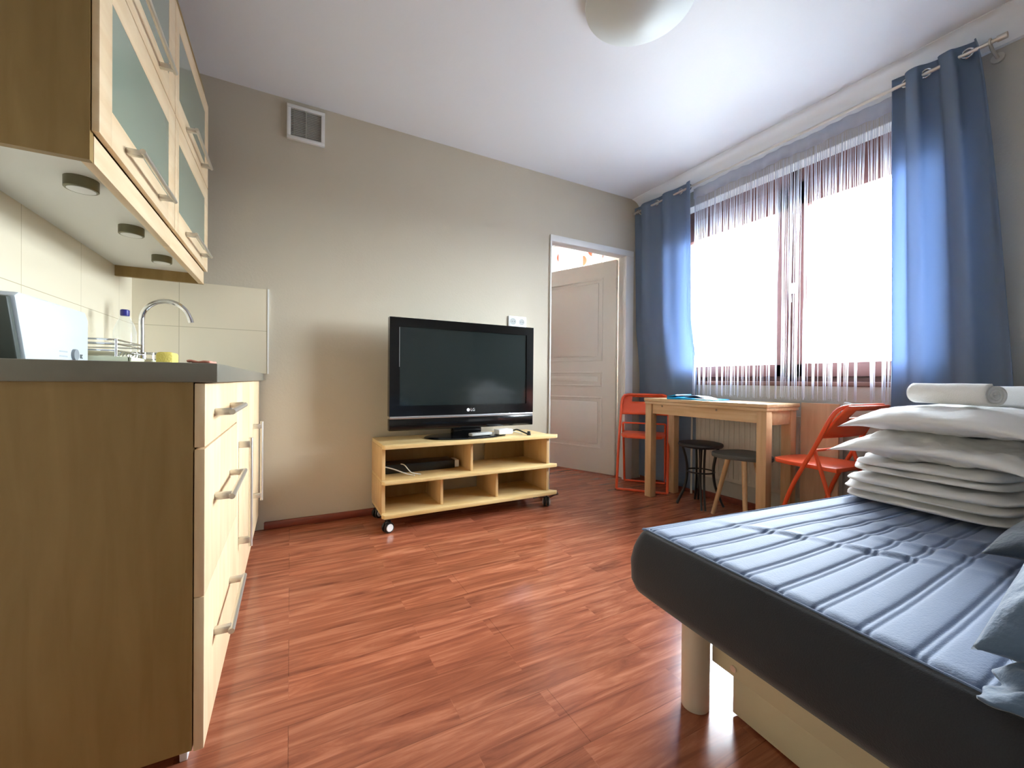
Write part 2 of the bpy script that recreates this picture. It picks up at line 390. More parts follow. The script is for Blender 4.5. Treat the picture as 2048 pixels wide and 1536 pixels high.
# leaf built in own frame: u along leaf from hinge, thickness behind
ang = math.atan2(.925, -.38)
lf = bpy.data.objects.new('door_leaf', None); 
L, TH, Z0L, Z1L = .88, .04, .012, 1.995
def leaf():
    b = NB(); cols = [0, .13, .75, L]; rows = [Z0L, .24, .77, .83, .97, 1.07, 1.83, Z1L]
    box(b, 0, L, 0, TH, Z0L, Z1L, bev=.003)
    def molding(u0, u1, z0, z1):
        for (s, d, wd) in ((0, .007, .016), (.03, .011, 0)):
            if wd:
                t = NB(); box(t, u0, u1, TH, TH+d, z0, z0+wd, bev=.003); box(t, u0, u1, TH, TH+d, z1-wd, z1, bev=.003)
                box(t, u0, u0+wd, TH, TH+d, z0, z1, bev=.003); box(t, u1-wd, u1, TH, TH+d, z0, z1, bev=.003); merge(b, t)
        # raised field with chamfer
        t = NB(); i = .045
        if z1-z0 > .12: box(t, u0+i, u1-i, TH, TH+.006, z0+i, z1-i, bev=.005)
        else: box(t, u0+.03, u1-.03, TH, TH+.006, z0+.03, z1-.03, bev=.005)
        merge(b, t)
    molding(.13, .75, 1.07, 1.85); molding(.13, .75, .83, .97); molding(.13, .75, .24, .73)
    return b
lo = obj('door_leaf', leaf(), doorp, df)
lo.location = Vector((2.665, 2.905, 0))-df.location; lo.rotation_euler = (0, 0, ang)
hg = NB()
for z in (.25, 1.05, 1.78): cyl(hg, (-.006, TH+.004, z-.045), (-.006, TH+.004, z+.045), .009, seg=12)
obj('hinge', hg, steel, lo)

# ---- window
wn = structe('window_1', (XR+.13, 1.53, WZ0))
FX0, FX1 = 2.93, 3.0
f = bx(FX0, FX1, WY0, WY1, WZ0, WZ0+.05, bev=.004); box(f, FX0, FX1, WY0, WY1, WZ1-.12, WZ1, bev=.004)
box(f, FX0, FX1, WY0, WY0+.05, WZ0, WZ1, bev=.004); box(f, FX0, FX1, WY1-.05, WY1, WZ0, WZ1, bev=.004); box(f, FX0, FX1, 1.505, 1.56, WZ0, WZ1, bev=.004)
struct('window_frame', f, frame_br, wn, smooth=True)
for (a, b) in ((WY0+.03, 1.515), (1.55, WY1-.03)):
    s = NB(); z0, z1 = WZ0+.03, WZ1-.10; t = .078
    box(s, FX0-.03, FX0+.03, a, b, z0, z0+.088, bev=.006); box(s, FX0-.03, FX0+.03, a, b, z1-.155, z1, bev=.006)
    box(s, FX0-.03, FX0+.03, a, a+t, z0, z1, bev=.006); box(s, FX0-.03, FX0+.03, b-t, b, z0, z1, bev=.006)
    so = struct('sash', s, frame_br, wn, smooth=True)
    p = bx(FX0-.004, FX0+.004, a+t-.005, b-t+.005, z0+.083, z1-.15); struct('glass_pane', p, glass, so)
hd = NB(); box(hd, FX0-.042, FX0-.03, 1.50, 1.53, 1.46, 1.53, bev=.003); tube(hd, smooth_path([(FX0-.035, 1.515, 1.51), (FX0-.07, 1.515, 1.512), (FX0-.078, 1.513, 1.49), (FX0-.075, 1.508, 1.40)], 5), .008)
struct('window_handle', hd, plastic_w, wn, smooth=True)
struct('window_sill', bx(XR-.012, FX0, WY0-.03, WY1+.03, WZ0-.028, WZ0, bev=.006), mat('sill_brown', S(128, 92, 84), .4), wn, smooth=True)
# plaster reveal
rv = bx(XR+.001, FX0, WY0-.001, WY0+.004, WZ0, WZ1); box(rv, XR+.001, FX0, WY1-.004, WY1+.001, WZ0, WZ1); box(rv, XR-.001, FX0, WY0, WY1, WZ1-.004, WZ1+.001)
struct('trim_6', rv, whitep)
wn2 = structe('window_2', (XR+.13, 3.95, .9))
f = NB()
for a, b, c_, d in ((3.3, 4.6, .9, .98), (3.3, 4.6, 2.2, 2.3), (3.3, 3.38, .9, 2.3), (4.52, 4.6, .9, 2.3), (3.9, 4.0, .9, 2.3)): box(f, 2.93, 3.0, a, b, c_, d, bev=.004)
struct('window_frame', f, frame_br, wn2); struct('glass_pane', bx(2.96, 2.966, 3.38, 4.52, .98, 2.2), glass, wn2)

# ------------------------------------------------------------------ outside
eave = bx(XR+.2, XR+1.3, -1.5, 5.4, 2.62, 2.70)
for k in range(34): box(eave, XR+.2, XR+1.28, -1.4+k*.2, -1.4+k*.2+.1, 2.60, 2.62)
tag(obj('eave', eave, outm, smooth=False), 'pale slatted roof eave outside above the window', 'eave')
nb = thing('house', 'pale house with grey gabled roof seen low through the window', 'house', (13, 8.5, -6))
b = bx(11, 15, 6, 11, -6, -.2); prism(b, [(6, -.2), (11, -.2), (8.5, 1.0)], 11, 15, 'X'); obj('wall', b, outm, nb, world=True, smooth=False)
b = NB(); prism(b, [(5.8, -.25), (8.5, 1.05), (11.2, -.25), (11.2, -.1), (8.5, 1.2), (5.8, -.1)], 10.8, 15.2, 'X'); obj('roof', b, outroof, nb, world=True, smooth=False)

# ------------------------------------------------------------------ kitchen base cabinets
XF = -.156       # door face
def bar_handle_level(parent, x, y0, y1, z, name='handle'):
    b = NB(); box(b, x, x+.034, y0+.012, y0+.028, z-.008, z+.008, bev=.002); box(b, x, x+.034, y1-.028, y1-.012, z-.008, z+.008, bev=.002)
    cyl(b, (x+.036, y0, z), (x+.036, y1, z), .0065, seg=14); return obj(name, b, steel, parent, world=True)
def bar_handle_upright(parent, x, y, z0, z1):
    b = NB(); box(b, x, x+.034, y-.008, y+.008, z0+.012, z0+.034, bev=.002); box(b, x, x+.034, y-.008, y+.008, z1-.034, z1-.012, bev=.002)
    cyl(b, (x+.036, y, z0), (x+.036, y, z1), .0065, seg=14); return obj('handle', b, steel, parent, world=True)
def carcass(y0, y1, near):
    b = bx(XL+.013, XF-.02, y0, y0+.018, .1, .862); box(b, XL+.013, XF-.02, y1-.018, y1, .1, .862)
    box(b, XL+.013, XF-.02, y0+.018, y1-.018, .1, .118); box(b, XL+.013, XL+.03, y0+.018, y1-.018, .118, .862)
    return b
KY0 = 1.058
u = thing('base_cabinet', 'birch base cabinet with three drawers, its bare side panel facing the camera', 'cabinet', (-.44, 1.35, 0))
obj('body', carcass(KY0, 1.64, True), birch_shaded, u, world=True, smooth=False)
for (z0, z1, hz, h0, h1) in ((.727, .860, .792, 1.17, 1.49), (.4152, .723, .592, 1.17, 1.49), (.095, .414, .272, 1.17, 1.49)):
    d = obj('drawer', bx(XF-.018, XF, KY0+.002, 1.638, z0, z1, bev=.0015), birch, u, world=True)
    bar_handle_level(d, XF, h0, h1, hz)
pl = bx(-.217, -.202, 1.17, 1.64, .0, .098, bev=.002)
obj('plinth', pl, plastic_w, u, world=True)
u = thing('base_cabinet', 'middle birch base cabinet with one door and upright bar handle', 'cabinet', (-.44, 1.89, 0))
obj('body', carcass(1.641, 2.139, False), birch_shaded, u, world=True, smooth=False)
d = obj('door', bx(XF-.018, XF, 1.643, 2.137, .095, .860, bev=.0015), birch, u, world=True); bar_handle_upright(d, XF, 1.705, .285, .665)
obj('plinth', bx(-.217, -.202, 1.641, 2.139, 0, .098, bev=.002), plastic_w, u, world=True)
u = thing('base_cabinet', 'far birch base cabinet in the corner beside the back wall', 'cabinet', (-.44, 2.45, 0))
obj('body', carcass(2.14, 2.75, False), birch_shaded, u, world=True, smooth=False)
d = obj('door', bx(XF-.018, XF, 2.142, 2.745, .095, .860, bev=.0015), birch, u, world=True); bar_handle_upright(d, XF, 2.33, .285, .665)
obj('plinth', bx(-.217, -.202, 2.14, 2.75, 0, .098, bev=.002), plastic_w, u, world=True)
wt = thing('worktop', 'grey laminate worktop running over the birch base cabinets', 'worktop', (-.43, 1.9, .862))
obj('slab', bx(XL+.013, -.134, 1.052, YB-.014, .862, .902, bev=.0025), worktop_m, wt, world=True)
sk = bx(-.66, -.24, 2.12, 2.6, .9021, .9035, bev=.0005); obj('sink_rim', sk, steel, wt, world=True)

# ------------------------------------------------------------------ wall cabinet
XU = -.380
UY0, UY1, USP = 1.215, 2.545, 1.88
def lift_door(parent, y0, y1, z0, z1, gy0, gy1, gz0, gz1, h0, h1, hz):
    b = NB(); x0, x1 = XU, XU+.013
    box(b, x0, x1, y0, gy0, z0, z1, bev=.0015); box(b, x0, x1, gy1, y1, z0, z1, bev=.0015)
    box(b, x0, x1, gy0, gy1, z0, gz0, bev=.0015); box(b, x0, x1, gy0, gy1, gz1, z1, bev=.0015)
    d = obj('door', b, birch_y, parent, world=True)
    obj('glass_panel', bx(x0+.006, x0+.012, gy0-.004, gy1+.004, gz0-.004, gz1+.004), frost, d, world=True, smooth=False)
    bar_handle_level(d, x1, h0, h1, hz)
def upper(y0, y1, label, gl, hh, near):
    u = thing('wall_cabinet', label, 'cabinet', (-.54, (y0+y1)/2, 1.31))
    b = bx(XL, XU-.002, y0, y0+.018, 1.338 if near else 1.400, 2.30); box(b, XL, XU-.002, y1-.018, y1, 1.338 if not near else 1.400, 2.30)
    box(b, XL, XU-.002, y0+.018, y1-.018, 2.282, 2.30); box(b, XL, XL+.01, y0+.018, y1-.018, 1.40, 2.282)
    obj('body', b, birch_shaded, u, world=True, smooth=False)
    obj('underside', bx(XL+.0, XU-.024, y0+(.0181 if near else -.0009), y1-(.0 if near else .0181), 1.386, 1.400), whitep, u, world=True, smooth=False)
    obj('light_pelmet', bx(XU-.0215, XU-.0005, y0+(.0182 if near else -.001), y1-(-.0 if near else .0182), 1.338, 1.398, bev=.0005), birch_y, u, world=True)
    for (z0, z1) in ((1.402, 1.812), (1.816, 2.225)):
        lift_door(u, y0+.002, y1-.002, z0, z1, gl[0], gl[1], z0+.085, z1-.075, hh[0], hh[1], z0+.040)
    return u
upper(UY0, USP, 'near birch wall cabinet with two frosted glass lift-up doors', (UY0+.075, USP-.085), (1.365, 1.70), True)
upper(USP+.001, UY1, 'far birch wall cabinet with frosted glass doors, next to the back wall', (USP+.06, UY1-.085), (2.04, 2.39), False)
for i, (y, lab) in enumerate(((1.484, 'nearest round grey spotlight under the wall cabinets'), (1.868, 'middle round grey spotlight under the wall cabinets'), (2.249, 'farthest round grey spotlight under the wall cabinets'))):
    t = thing('puck_light', lab, 'spotlight', (-.482, y, 1.386), 0, 'spotlights under the wall cabinets')
    if i == 0:
        b = NB(); lathe(b, [(.034, 0), (.034, -.026), (.032, -.028), (.028, -.028)]); h0 = obj('housing', b, mat('spot_metal', S(120, 116, 96), .35, 1), t)
        b = NB(); lathe(b, [(.028, -.0285), (.015, -.0295), (0, -.030)]); h1 = obj('lens', b, plastic_w, t)
    else:
        for h in (h0, h1):
            c = h.copy(); C.objects.link(c); c.parent = t

# ------------------------------------------------------------------ things on the worktop
t = thing('toaster', 'white long toaster with grey end panel at the left edge of the photo', 'toaster', (-.635, 1.575, .902))
b = NB(); prism(b, [(1.405, .906), (1.745, .906), (1.745, 1.045), (1.725, 1.068), (1.375, 1.066), (1.358, 1.056)], -.705, -.55, 'X', bev=.006); obj('body', b, toast_w, t, world=True)
b = NB(); prism(b, [(1.385, .904), (1.404, .906), (1.357, 1.054), (1.340, 1.050)], -.70, -.556, 'X', bev=.004); obj('end_panel', b, toast_g, t, world=True, label='dark grey end panel')
obj('name_plate', bx(1.0, 1.0, 1, 1, 1, 1) if 0 else bx(-.68, -.585, 1.370, 1.384, .922, .942, bev=.002), grey_p, t, world=True, label='light grey plate on the end panel')
b = NB(); tube(b, smooth_path([(-.60, 1.375, 1.072), (-.60, 1.355, 1.077), (-.60, 1.325, 1.074)], 4), .011); obj('lever', b, plastic_b, t, world=True)
b = NB(); cyl(b, (-.55, 1.645, .935), (-.543, 1.645, .935), .016, seg=28); obj('dial', b, grey_d, t, world=True)
b = NB()
for (y0, y1, z) in ((1.562, 1.608, .941), (1.564, 1.608, .928)): box(b, -.5505, -.5495, y0, y1, z-.002, z+.002)
obj('printing', b, mat('print_grey', S(176, 182, 186), .5), t, world=True, smooth=False)
b = NB(); box(b, -.5505, -.549, 1.686, 1.690, .926, .938); box(b, -.5505, -.549, 1.694, 1.702, .926, .929); box(b, -.5505, -.549, 1.694, 1.702, .935, .938); box(b, -.5505, -.549, 1.694, 1.697, .926, .938)
obj('emblem', b, toast_g, t, world=True, smooth=False)

t = thing('bottle', 'clear plastic bottle with a dark blue cap in the kitchen corner', 'bottle', (-.60, 2.25, .902))
b = NB(); lathe(b, [(.034, 0), (.037, .004), (.037, .14), (.036, .16), (.028, .19), (.016, .215), (.013, .225)]); obj('body', b, pet, t)
b = NB(); lathe(b, [(.014, .222), (.015, .226), (.015, .245), (.012, .248), (0, .248)]); obj('cap', b, capblue, t)

t = thing('faucet', 'chrome swan-neck kitchen faucet arching over the sink', 'faucet', (-.584, 2.4, .902))
b = NB(); lathe(b, [(.026, .0), (.026, .012), (.017, .02), (.017, .06), (.012, .07)]); obj('base', b, chrome, t)
pts = [(0, 0, .06), (0, 0, .17)]
for k in range(0, 9):
    a = PI - PI*k/8*.92; pts.append((.087+.087*math.cos(a), 0, .225+.092*math.sin(a)))
b = NB(); tube(b, smooth_path(pts, 4), .0105, 14); p = pts[-1]; tube(b, [p, (p[0]+.006, 0, p[2]-.022)], .0115, 14); obj('spout', b, chrome, t)
b = NB(); tube(b, [(0, -.015, .045), (.0, -.05, .062)], .006); obj('lever', b, chrome, t)

t = thing('dish_rack', 'low chrome wire dish rack beside the sink on a pale tray', 'dish rack', (-.55, 1.83, .902))
RX0, RX1, RY0, RY1 = -.68, -.495, 1.775, 2.03
tr = bx(RX0-.01, RX1+.04, RY0-.018, RY1+.06, .9021, .912, bev=.002)
for a, b_, c_, d in ((RX0-.01, RX1+.04, RY0-.018, RY0-.010), (RX0-.01, RX1+.04, RY1+.052, RY1+.06), (RX0-.01, RX0-.002, RY0-.018, RY1+.06), (RX1+.032, RX1+.04, RY0-.018, RY1+.06)): box(tr, a, b_, c_, d, .908, .938, bev=.002)
obj('drip_tray', tr, tray_m, t, world=True)
b = NB()
for z in (.993, .980, .958): tube(b, smooth_path([(RX0, RY0, z), (RX1, RY0, z), (RX1, RY1, z), (RX0, RY1, z), (RX0, RY0, z)], 1), .0028, 8)
for x, y in ((RX0, RY0), (RX1, RY0), (RX1, RY1), (RX0, RY1)): tube(b, [(x, y, .912), (x, y, .994)], .0032, 8)
for k in range(8):
    y = RY0+.02+k*.031; tube(b, [(RX0, y, .958), (RX0+.012, y, .928), (RX1-.012, y, .928), (RX1, y, .958)], .0018, 6)
obj('wire_frame', b, chrome, t, world=True)
for k, lab in ((0, 'flat white plate lying in the dish rack, lower one'), (1, 'flat white plate lying in the dish rack, upper one')):
    b = NB(); lathe(b, [(0, 0), (.05, 0), (.09, .010), (.092, .012), (.05, .004), (0, .004)], (-.588, 1.885+k*.03, .931+k*.014)); tag(obj('plate', b, plate_m), lab, 'plate', 'plates in the dish rack')
t = thing('cutlery_basket', 'small wire cutlery basket beyond the dish rack near the tap', 'basket', (-.50, 2.15, .9036))
b = NB()
for z in (.01, .04, .065): tube(b, [(-.05, -.05, z), (.05, -.05, z), (.05, .05, z), (-.05, .05, z)], .0025, 8, closed=True)
for k in range(5):
    q = -.05+k*.025
    for y in (-.05, .05): tube(b, [(q, y, .003), (q, y, .066)], .002, 6)
    for x in (-.05, .05): tube(b, [(x, q, .003), (x, q, .066)], .002, 6)
obj('wire_frame', b, chrome, t)
b = bx(-.425, -.375, 1.90, 1.99, .9022, .965, bev=.010); 
for v in b.verts: v.co.z += .004*nz(v.co.x, v.co.y, 0, 40) if v.co.z > .91 else 0
tag(obj('sponge', b, yellow), 'yellow sponge standing beside the dish rack on the worktop', 'sponge')
b = NB(); grid(b, 10, 8, lambda u_, v_: Vector((.04*u_, .09*v_, .003*nz(u_*3, v_*3, 0))))
c = tag(obj('cloth', b, pinkm), 'pinkish cloth lying flat on the worktop edge near the corner', 'cloth'); c.modifiers.new('s', 'SOLIDIFY').thickness = .004
c.location = (-.172, 1.13, .9065)

# ------------------------------------------------------------------ vent, sockets
t = thing('wall_vent', 'square white ventilation grille high on the taupe wall', 'vent', (.076, YB, 2.382))
b = NB(); 
for a, b_, c_, d in ((-.101, .101, -.101, -.081), (-.101, .101, .081, .101), (-.101, -.081, -.081, .081), (.081, .101, -.081, .081)): box(b, a, b_, -.02, 0, c_, d, bev=.002)
obj('frame', b, whitep, t)
b = NB(); box(b, -.081, .081, -.006, -.001, -.081, .081)
for k in range(16): box(b, -.081, .081, -.012, -.006, -.078+k*.0101, -.078+k*.0101+.004)
box(b, -.003, .003, -.014, -.006, -.081, .081); box(b, -.066, -.062, -.014, -.006, -.081, .081)
obj('grille', b, ventgrey, t, smooth=False)
t = thing('wall_socket', 'double white power socket on the wall above the television', 'socket', (1.527, YB, 1.325))
obj('plate', bx(-.077, .077, -.012, 0, -.042, .042, bev=.004), plastic_w, t)
for x in (-.037, .037):
    b = NB(); lathe(b, [(.024, -.0125), (.0235, -.006 if 0 else -.0135), (.020, -.0135), (.019, -.0128), (0, -.0128)], (x, 0, .0), axis='Y'); r = obj('outlet', b, grey_p, t)
    b = NB(); 
    for q in (-.009, .009): cyl(b, (x+q, -.0135, 0), (x+q, -.0125, 0), .0028, seg=10)
    obj('pin_holes', b, plastic_b, r)

# ------------------------------------------------------------------ TV stand
SX0, SX1, SYF, SYB = .462, 1.600, 2.42, 2.745
t = thing('tv_stand', 'low pale wooden television stand on casters with open compartments', 'tv stand', (1.04, 2.58, 0))
def shelf(z0, z1, nm):
    b = NB(); prism(b, [(SX0+.002, SYB), (SX0+.002, SYF-.005), (SX0-.006, SYF-.03), (SX0+.006, SYF-.055), (SX1+.030, SYF-.045), (SX1+.052, SYF-.025), (SX1, SYF+.03), (SX1, SYB)], z0, z1, 'Z', bev=.0015)
    obj(nm, b, pine, t, world=True)
shelf(.480, .503, 'top_panel'); shelf(.278, .298, 'middle_shelf'); shelf(.088, .110, 'bottom_shelf')
def prism_side(x0, x1):
    b = bx(x0, x1, SYF, SYB, .110, .278, bev=.001); box(b, x0, x1, SYF, SYB, .298, .480, bev=.001); return b
for x0, x1 in ((SX0, SX0+.020), (SX1-.020, SX1)): obj('side_panel', prism_side(x0, x1), wood('stand_wood_v', S(214, 176, 122), S(228, 194, 142), 'Z', .45), t, world=True)
vw = MATS['stand_wood_v']
obj('divider', bx(1.012, 1.028, SYF+.01, SYB, .298, .480, bev=.001), vw, t, world=True)
obj('divider', bx(.815, .832, SYF+.01, SYB, .110, .278, bev=.001), vw, t, world=True)
obj('divider', bx(1.192, 1.209, SYF+.01, SYB, .110, .278, bev=.001), vw, t, world=True)
bk = bx(SX0+.02, .74, SYB-.006, SYB, .298, .480); box(bk, .74, 1.012, SYB-.006, SYB, .298, .480); box(bk, 1.25, SX1-.02, SYB-.006, SYB, .298, .480); box(bk, SX0+.02, .82, SYB-.006, SYB, .110, .278); box(bk, 1.20, SX1-.02, SYB-.006, SYB, .110, .278)
obj('back_panel', bk, birch_shaded, t, world=True, smooth=False)
def caster(x, y, a):
    b = NB(); ca, sa = math.cos(a), math.sin(a)
    for s in (-1, 1):
        cx, cy = x-sa*s*.012, y+ca*s*.012
        t_ = NB(); lathe(t_, [(0, -.009), (.020, -.009), (.029, -.007), (.031, -.003), (.031, .003), (.029, .007), (.020, .009), (0, .009)], (0, 0, 0), 24, 'Y')
        bmesh.ops.transform(t_, matrix=Matrix.Translation((cx, cy, .031)) @ Matrix.Rotation(a, 4, 'Z'), verts=t_.verts); merge(b, t_)
    cyl(b, (x, y, .045), (x, y, .066), .02, .016, 16); cyl(b, (x, y, .066), (x, y, .080), .007, seg=10); box(b, x-.025, x+.025, y-.025, y+.025, .080, .0878)
    c = obj('caster', b, plastic_b, t, world=True)
    for s in (-1, 1):
        hb = NB(); cx, cy = x-sa*s*.0225, y+ca*s*.0225
        t_ = NB(); lathe(t_, [(0, -.0025), (.020, -.0025), (.022, 0), (.020, .0025), (0, .0025)], (0, 0, 0), 24, 'Y')
        bmesh.ops.transform(t_, matrix=Matrix.Translation((cx, cy, .031)) @ Matrix.Rotation(a, 4, 'Z'), verts=t_.verts); merge(hb, t_)
        obj('hub_cap', hb, plastic_w, c, world=True, label='white hub cap')
caster(.495, 2.405, .35); caster(1.585, 2.425, .9); caster(.49, 2.70, .6); caster(1.57, 2.70, .4)

# television
t = thing('television', 'flat black television with silver lower strip on the wooden stand', 'television', (1.022, 2.55, .503))
TX0, TX1, TZ0, TZ1, TY = .522, 1.525, .563, 1.252, 2.52
b = NB(); bw = .052
box(b, TX0, TX1, TY, TY+.05, TZ0, TZ0+.072, bev=.004)
box(b, TX0, TX1, TY, TY+.05, TZ0+.088, TZ0+.152); box(b, TX0, TX1, TY, TY+.05, TZ1-.056, TZ1)
box(b, TX0, TX0+.062, TY, TY+.05, TZ0+.152, TZ1-.056); box(b, TX1-.055, TX1, TY, TY+.05, TZ0+.152, TZ1-.056)
box(b, TX0+.03, TX1-.03, TY+.02, TY+.09, TZ0+.03, TZ1-.03, bev=.012)
obj('housing', b, gloss_b, t, world=True)
obj('screen', bx(TX0+.060, TX1-.053, TY+.006, TY+.02, TZ0+.15, TZ1-.054), screen_m, t, world=True, smooth=False)
obj('silver_strip', bx(TX0+.004, TX1-.004, TY-.001, TY+.02, TZ0+.072, TZ0+.088, bev=.001), silver, t, world=True)
b = NB(); box(b, TX0+.057, TX0+.060, TY-.001, TY+.004, TZ1-.30, TZ1-.06); obj('bezel_line', b, silver, t, world=True, smooth=False)
lg = bpy.data.objects.new
b = NB(); cyl(b, (1.03, TY-.0012, TZ0+.118), (1.03, TY+.001, TZ0+.118), .011, seg=24); o = obj('logo', b, mat('logo_white', S(225, 225, 228), .4), t, world=True)
text('logo_letters', 'LG', .026, MATS['logo_white'], t, Vector((1.062, TY-.001, TZ0+.118))-t.location, (PI/2, 0, 0))
b = NB(); box(b, .93, 1.13, TY+.01, TY+.06, .515, .60, bev=.006); obj('neck', b, gloss_b, t, world=True)
b = NB(); 
prof = [(0, 0), (.98, 0), (1.0, .3), (.97, .8), (.85, 1.0), (.3, 1.25), (0, 1.3)]
lathe(b, prof, (0, 0, 0), 48)
bmesh.ops.transform(b, matrix=Matrix.Translation((1.03, 2.55, .5032)) @ Matrix.Diagonal((.285, .150, .0115, 1)), verts=b.verts)
obj('foot', b, gloss_b, t, world=True)
# remotes & cable on the stand
def remote(x, y, z, a, m, lab, ln=.16):
    t_ = thing('remote_control', lab, 'remote control', (x, y, z), a, 'remote controls on the television stand')
    obj('case', bx(-ln/2, ln/2, -.022, .022, 0, .018, bev=.005), m, t_)
    b_ = NB()
    for i in range(7):
        for j in range(3): cyl(b_, (-ln/2+.02+i*.018, -.012+j*.012, .017), (-ln/2+.02+i*.018, -.012+j*.012, .0195), .0038, seg=8)
    obj('buttons', b_, grey_p, t_)
remote(1.09, 2.455, .5182, .20, grey_p, 'silver-grey remote control lying in front of the television neck')
remote(1.12, 2.40, .5038, .10, plastic_b, 'black remote control lying on the front edge of the stand') if 0 else None
t = thing('adapter_box', 'small white box with cable beside the television foot', 'box', (1.265, 2.47, .5175), .08)
obj('case', bx(-.055, .055, -.035, .035, 0, .032, bev=.005), plastic_w, t)
b = NB(); tube(b, smooth_path([(.05, .01, .016), (.09, .03, .01), (.12, .01, .0), (.14, -.02, -.008)], 5), .003, 8); obj('cable', b, plastic_w, t)
b = NB(); tube(b, smooth_path([(1.37, 2.55, .52), (1.39, 2.51, .535), (1.42, 2.47, .52), (1.44, 2.43, .508)], 5), .005, 8); cyl(b, (1.44, 2.43, .5035), (1.44, 2.43, .53), .014, .010, 14); 
tag(obj('plug_cable', b, plastic_b), 'black cable with plug at the right end of the television stand top', 'cable')
t = thing('set_top_box', 'flat black box with white ends in the upper left compartment of the stand', 'set top box', (.76, 2.60, .298))
obj('case', bx(.49, .955, 2.56, 2.70, .300, .352, bev=.003), plastic_b, t, world=True)
obj('end_cap', bx(.955, .985, 2.56, 2.66, .304, .350, bev=.005), plastic_w, t, world=True, label='white right end')
obj('end_cap', bx(.483, .4898, 2.53, 2.66, .301, .345, bev=.002), plastic_w, t, world=True, label='white left end')
for k, (pts, lab) in enumerate((([(.49, 2.545, .352), (.55, 2.52, .335), (.62, 2.48, .308), (.66, 2.45, .302)], 'white cable, leftmost of the two hanging over the black box'), ([(.60, 2.55, .357), (.62, 2.53, .35), (.65, 2.49, .312), (.70, 2.46, .302)], 'white cable, right one of the two hanging over the black box'))):
    b = NB(); tube(b, smooth_path(pts, 6), .0035, 8); tag(obj('white_cable', b, plastic_w), lab, 'cable', 'white cables in the stand')
b = NB(); tube(b, smooth_path([(1.585, 2.60, .012), (1.63, 2.52, .05), (1.66, 2.50, .075), (1.67, 2.48, .085), (1.69, 2.44, .07), (1.66, 2.44, .065), (1.645, 2.50, .03), (1.66, 2.62, .006)], 6), .006, 8)
tag(obj('brown_cable', b, browncable), 'brown cable coiled behind the right caster of the television stand', 'cable')

# ------------------------------------------------------------------ table
t = thing('dining_table', 'small pale wooden dining table pushed against the window wall', 'table', (2.57, 1.86, 0))
QX0, QX1, QY0, QY1, QZ = 2.40, 2.725, 1.385, 2.318, .752
obj('tabletop', bx(QX0, QX1+.02, QY0, QY1, QZ-.022, QZ, bev=.003), table_w, t, world=True)
obj('extension_leaf', bx(QX0+.004, QX1+.01, QY0+.004, QY1-.004, QZ-.042, QZ-.023, bev=.002), table_w, t, world=True)
ap = bx(QX0+.02, QX0+.04, QY0+.07, QY1-.07, QZ-.115, QZ-.042, bev=.001); box(ap, QX1-.03, QX1-.01, QY0+.07, QY1-.07, QZ-.115, QZ-.042, bev=.001)
box(ap, QX0+.07, QX1-.06, QY0+.015, QY0+.035, QZ-.125, QZ-.042, bev=.001); box(ap, QX0+.07, QX1-.06, QY1-.035, QY1-.015, QZ-.125, QZ-.042, bev=.001)
obj('apron', ap, table_w, t, world=True)
for x, y in ((QX0+.008, QY0+.008), (QX0+.008, QY1-.066), (QX1-.064, QY0+.008), (QX1-.064, QY1-.066)):
    obj('leg', bx(x, x+.058, y, y+.058, 0, QZ-.042, bev=.003), leg_w, t, world=True)
for y in (QY1-.16, QY1-.60):
    b = NB(); cyl(b, (QX0+.018, y, QZ-.055), (QX0+.021, y, QZ-.055), .007, seg=12)
    obj('screw_cover', b, mat('screw_grey', S(150, 130, 110), .4), t, world=True)
# upright board by the wall
b = bx(2.745, 2.763, 1.185, 1.382, 0.0, .757, bev=.002)
tag(obj('wooden_board', b, wood('board_wood', S(206, 172, 140), S(220, 188, 156), 'Z', .5)), 'upright pale wooden board leaning on the wall at the right end of the table', 'board')
# folder & papers
t = thing('folder', 'blue plastic folder lying at the window side of the table', 'folder', (2.54, 1.95, QZ), math.radians(-78))
b = bx(-.17, .17, -.115, .115, .0004, .007, bev=.002)
prism(b, [(-.17, .007), (-.165, .007), (-.10, .024), (-.105, .029), (-.17, .012)], -.113, .113, 'Y')
for v in b.verts: v.co.z += .012*max(0, -v.co.x-.05)/.12 if v.co.z > .006 else 0
obj('cover', b, blue_pl, t)
b = NB(); grid(b, 16, 8, lambda u_, v_: Vector((-.11+.24*u_, -.07+.18*v_, .0075+.026*math.sin(PI*min(1, u_*1.05))**2*(1-.3*v_)))); o = obj('papers', b, paper, t); o.modifiers.new('s', 'SOLIDIFY').thickness = .003

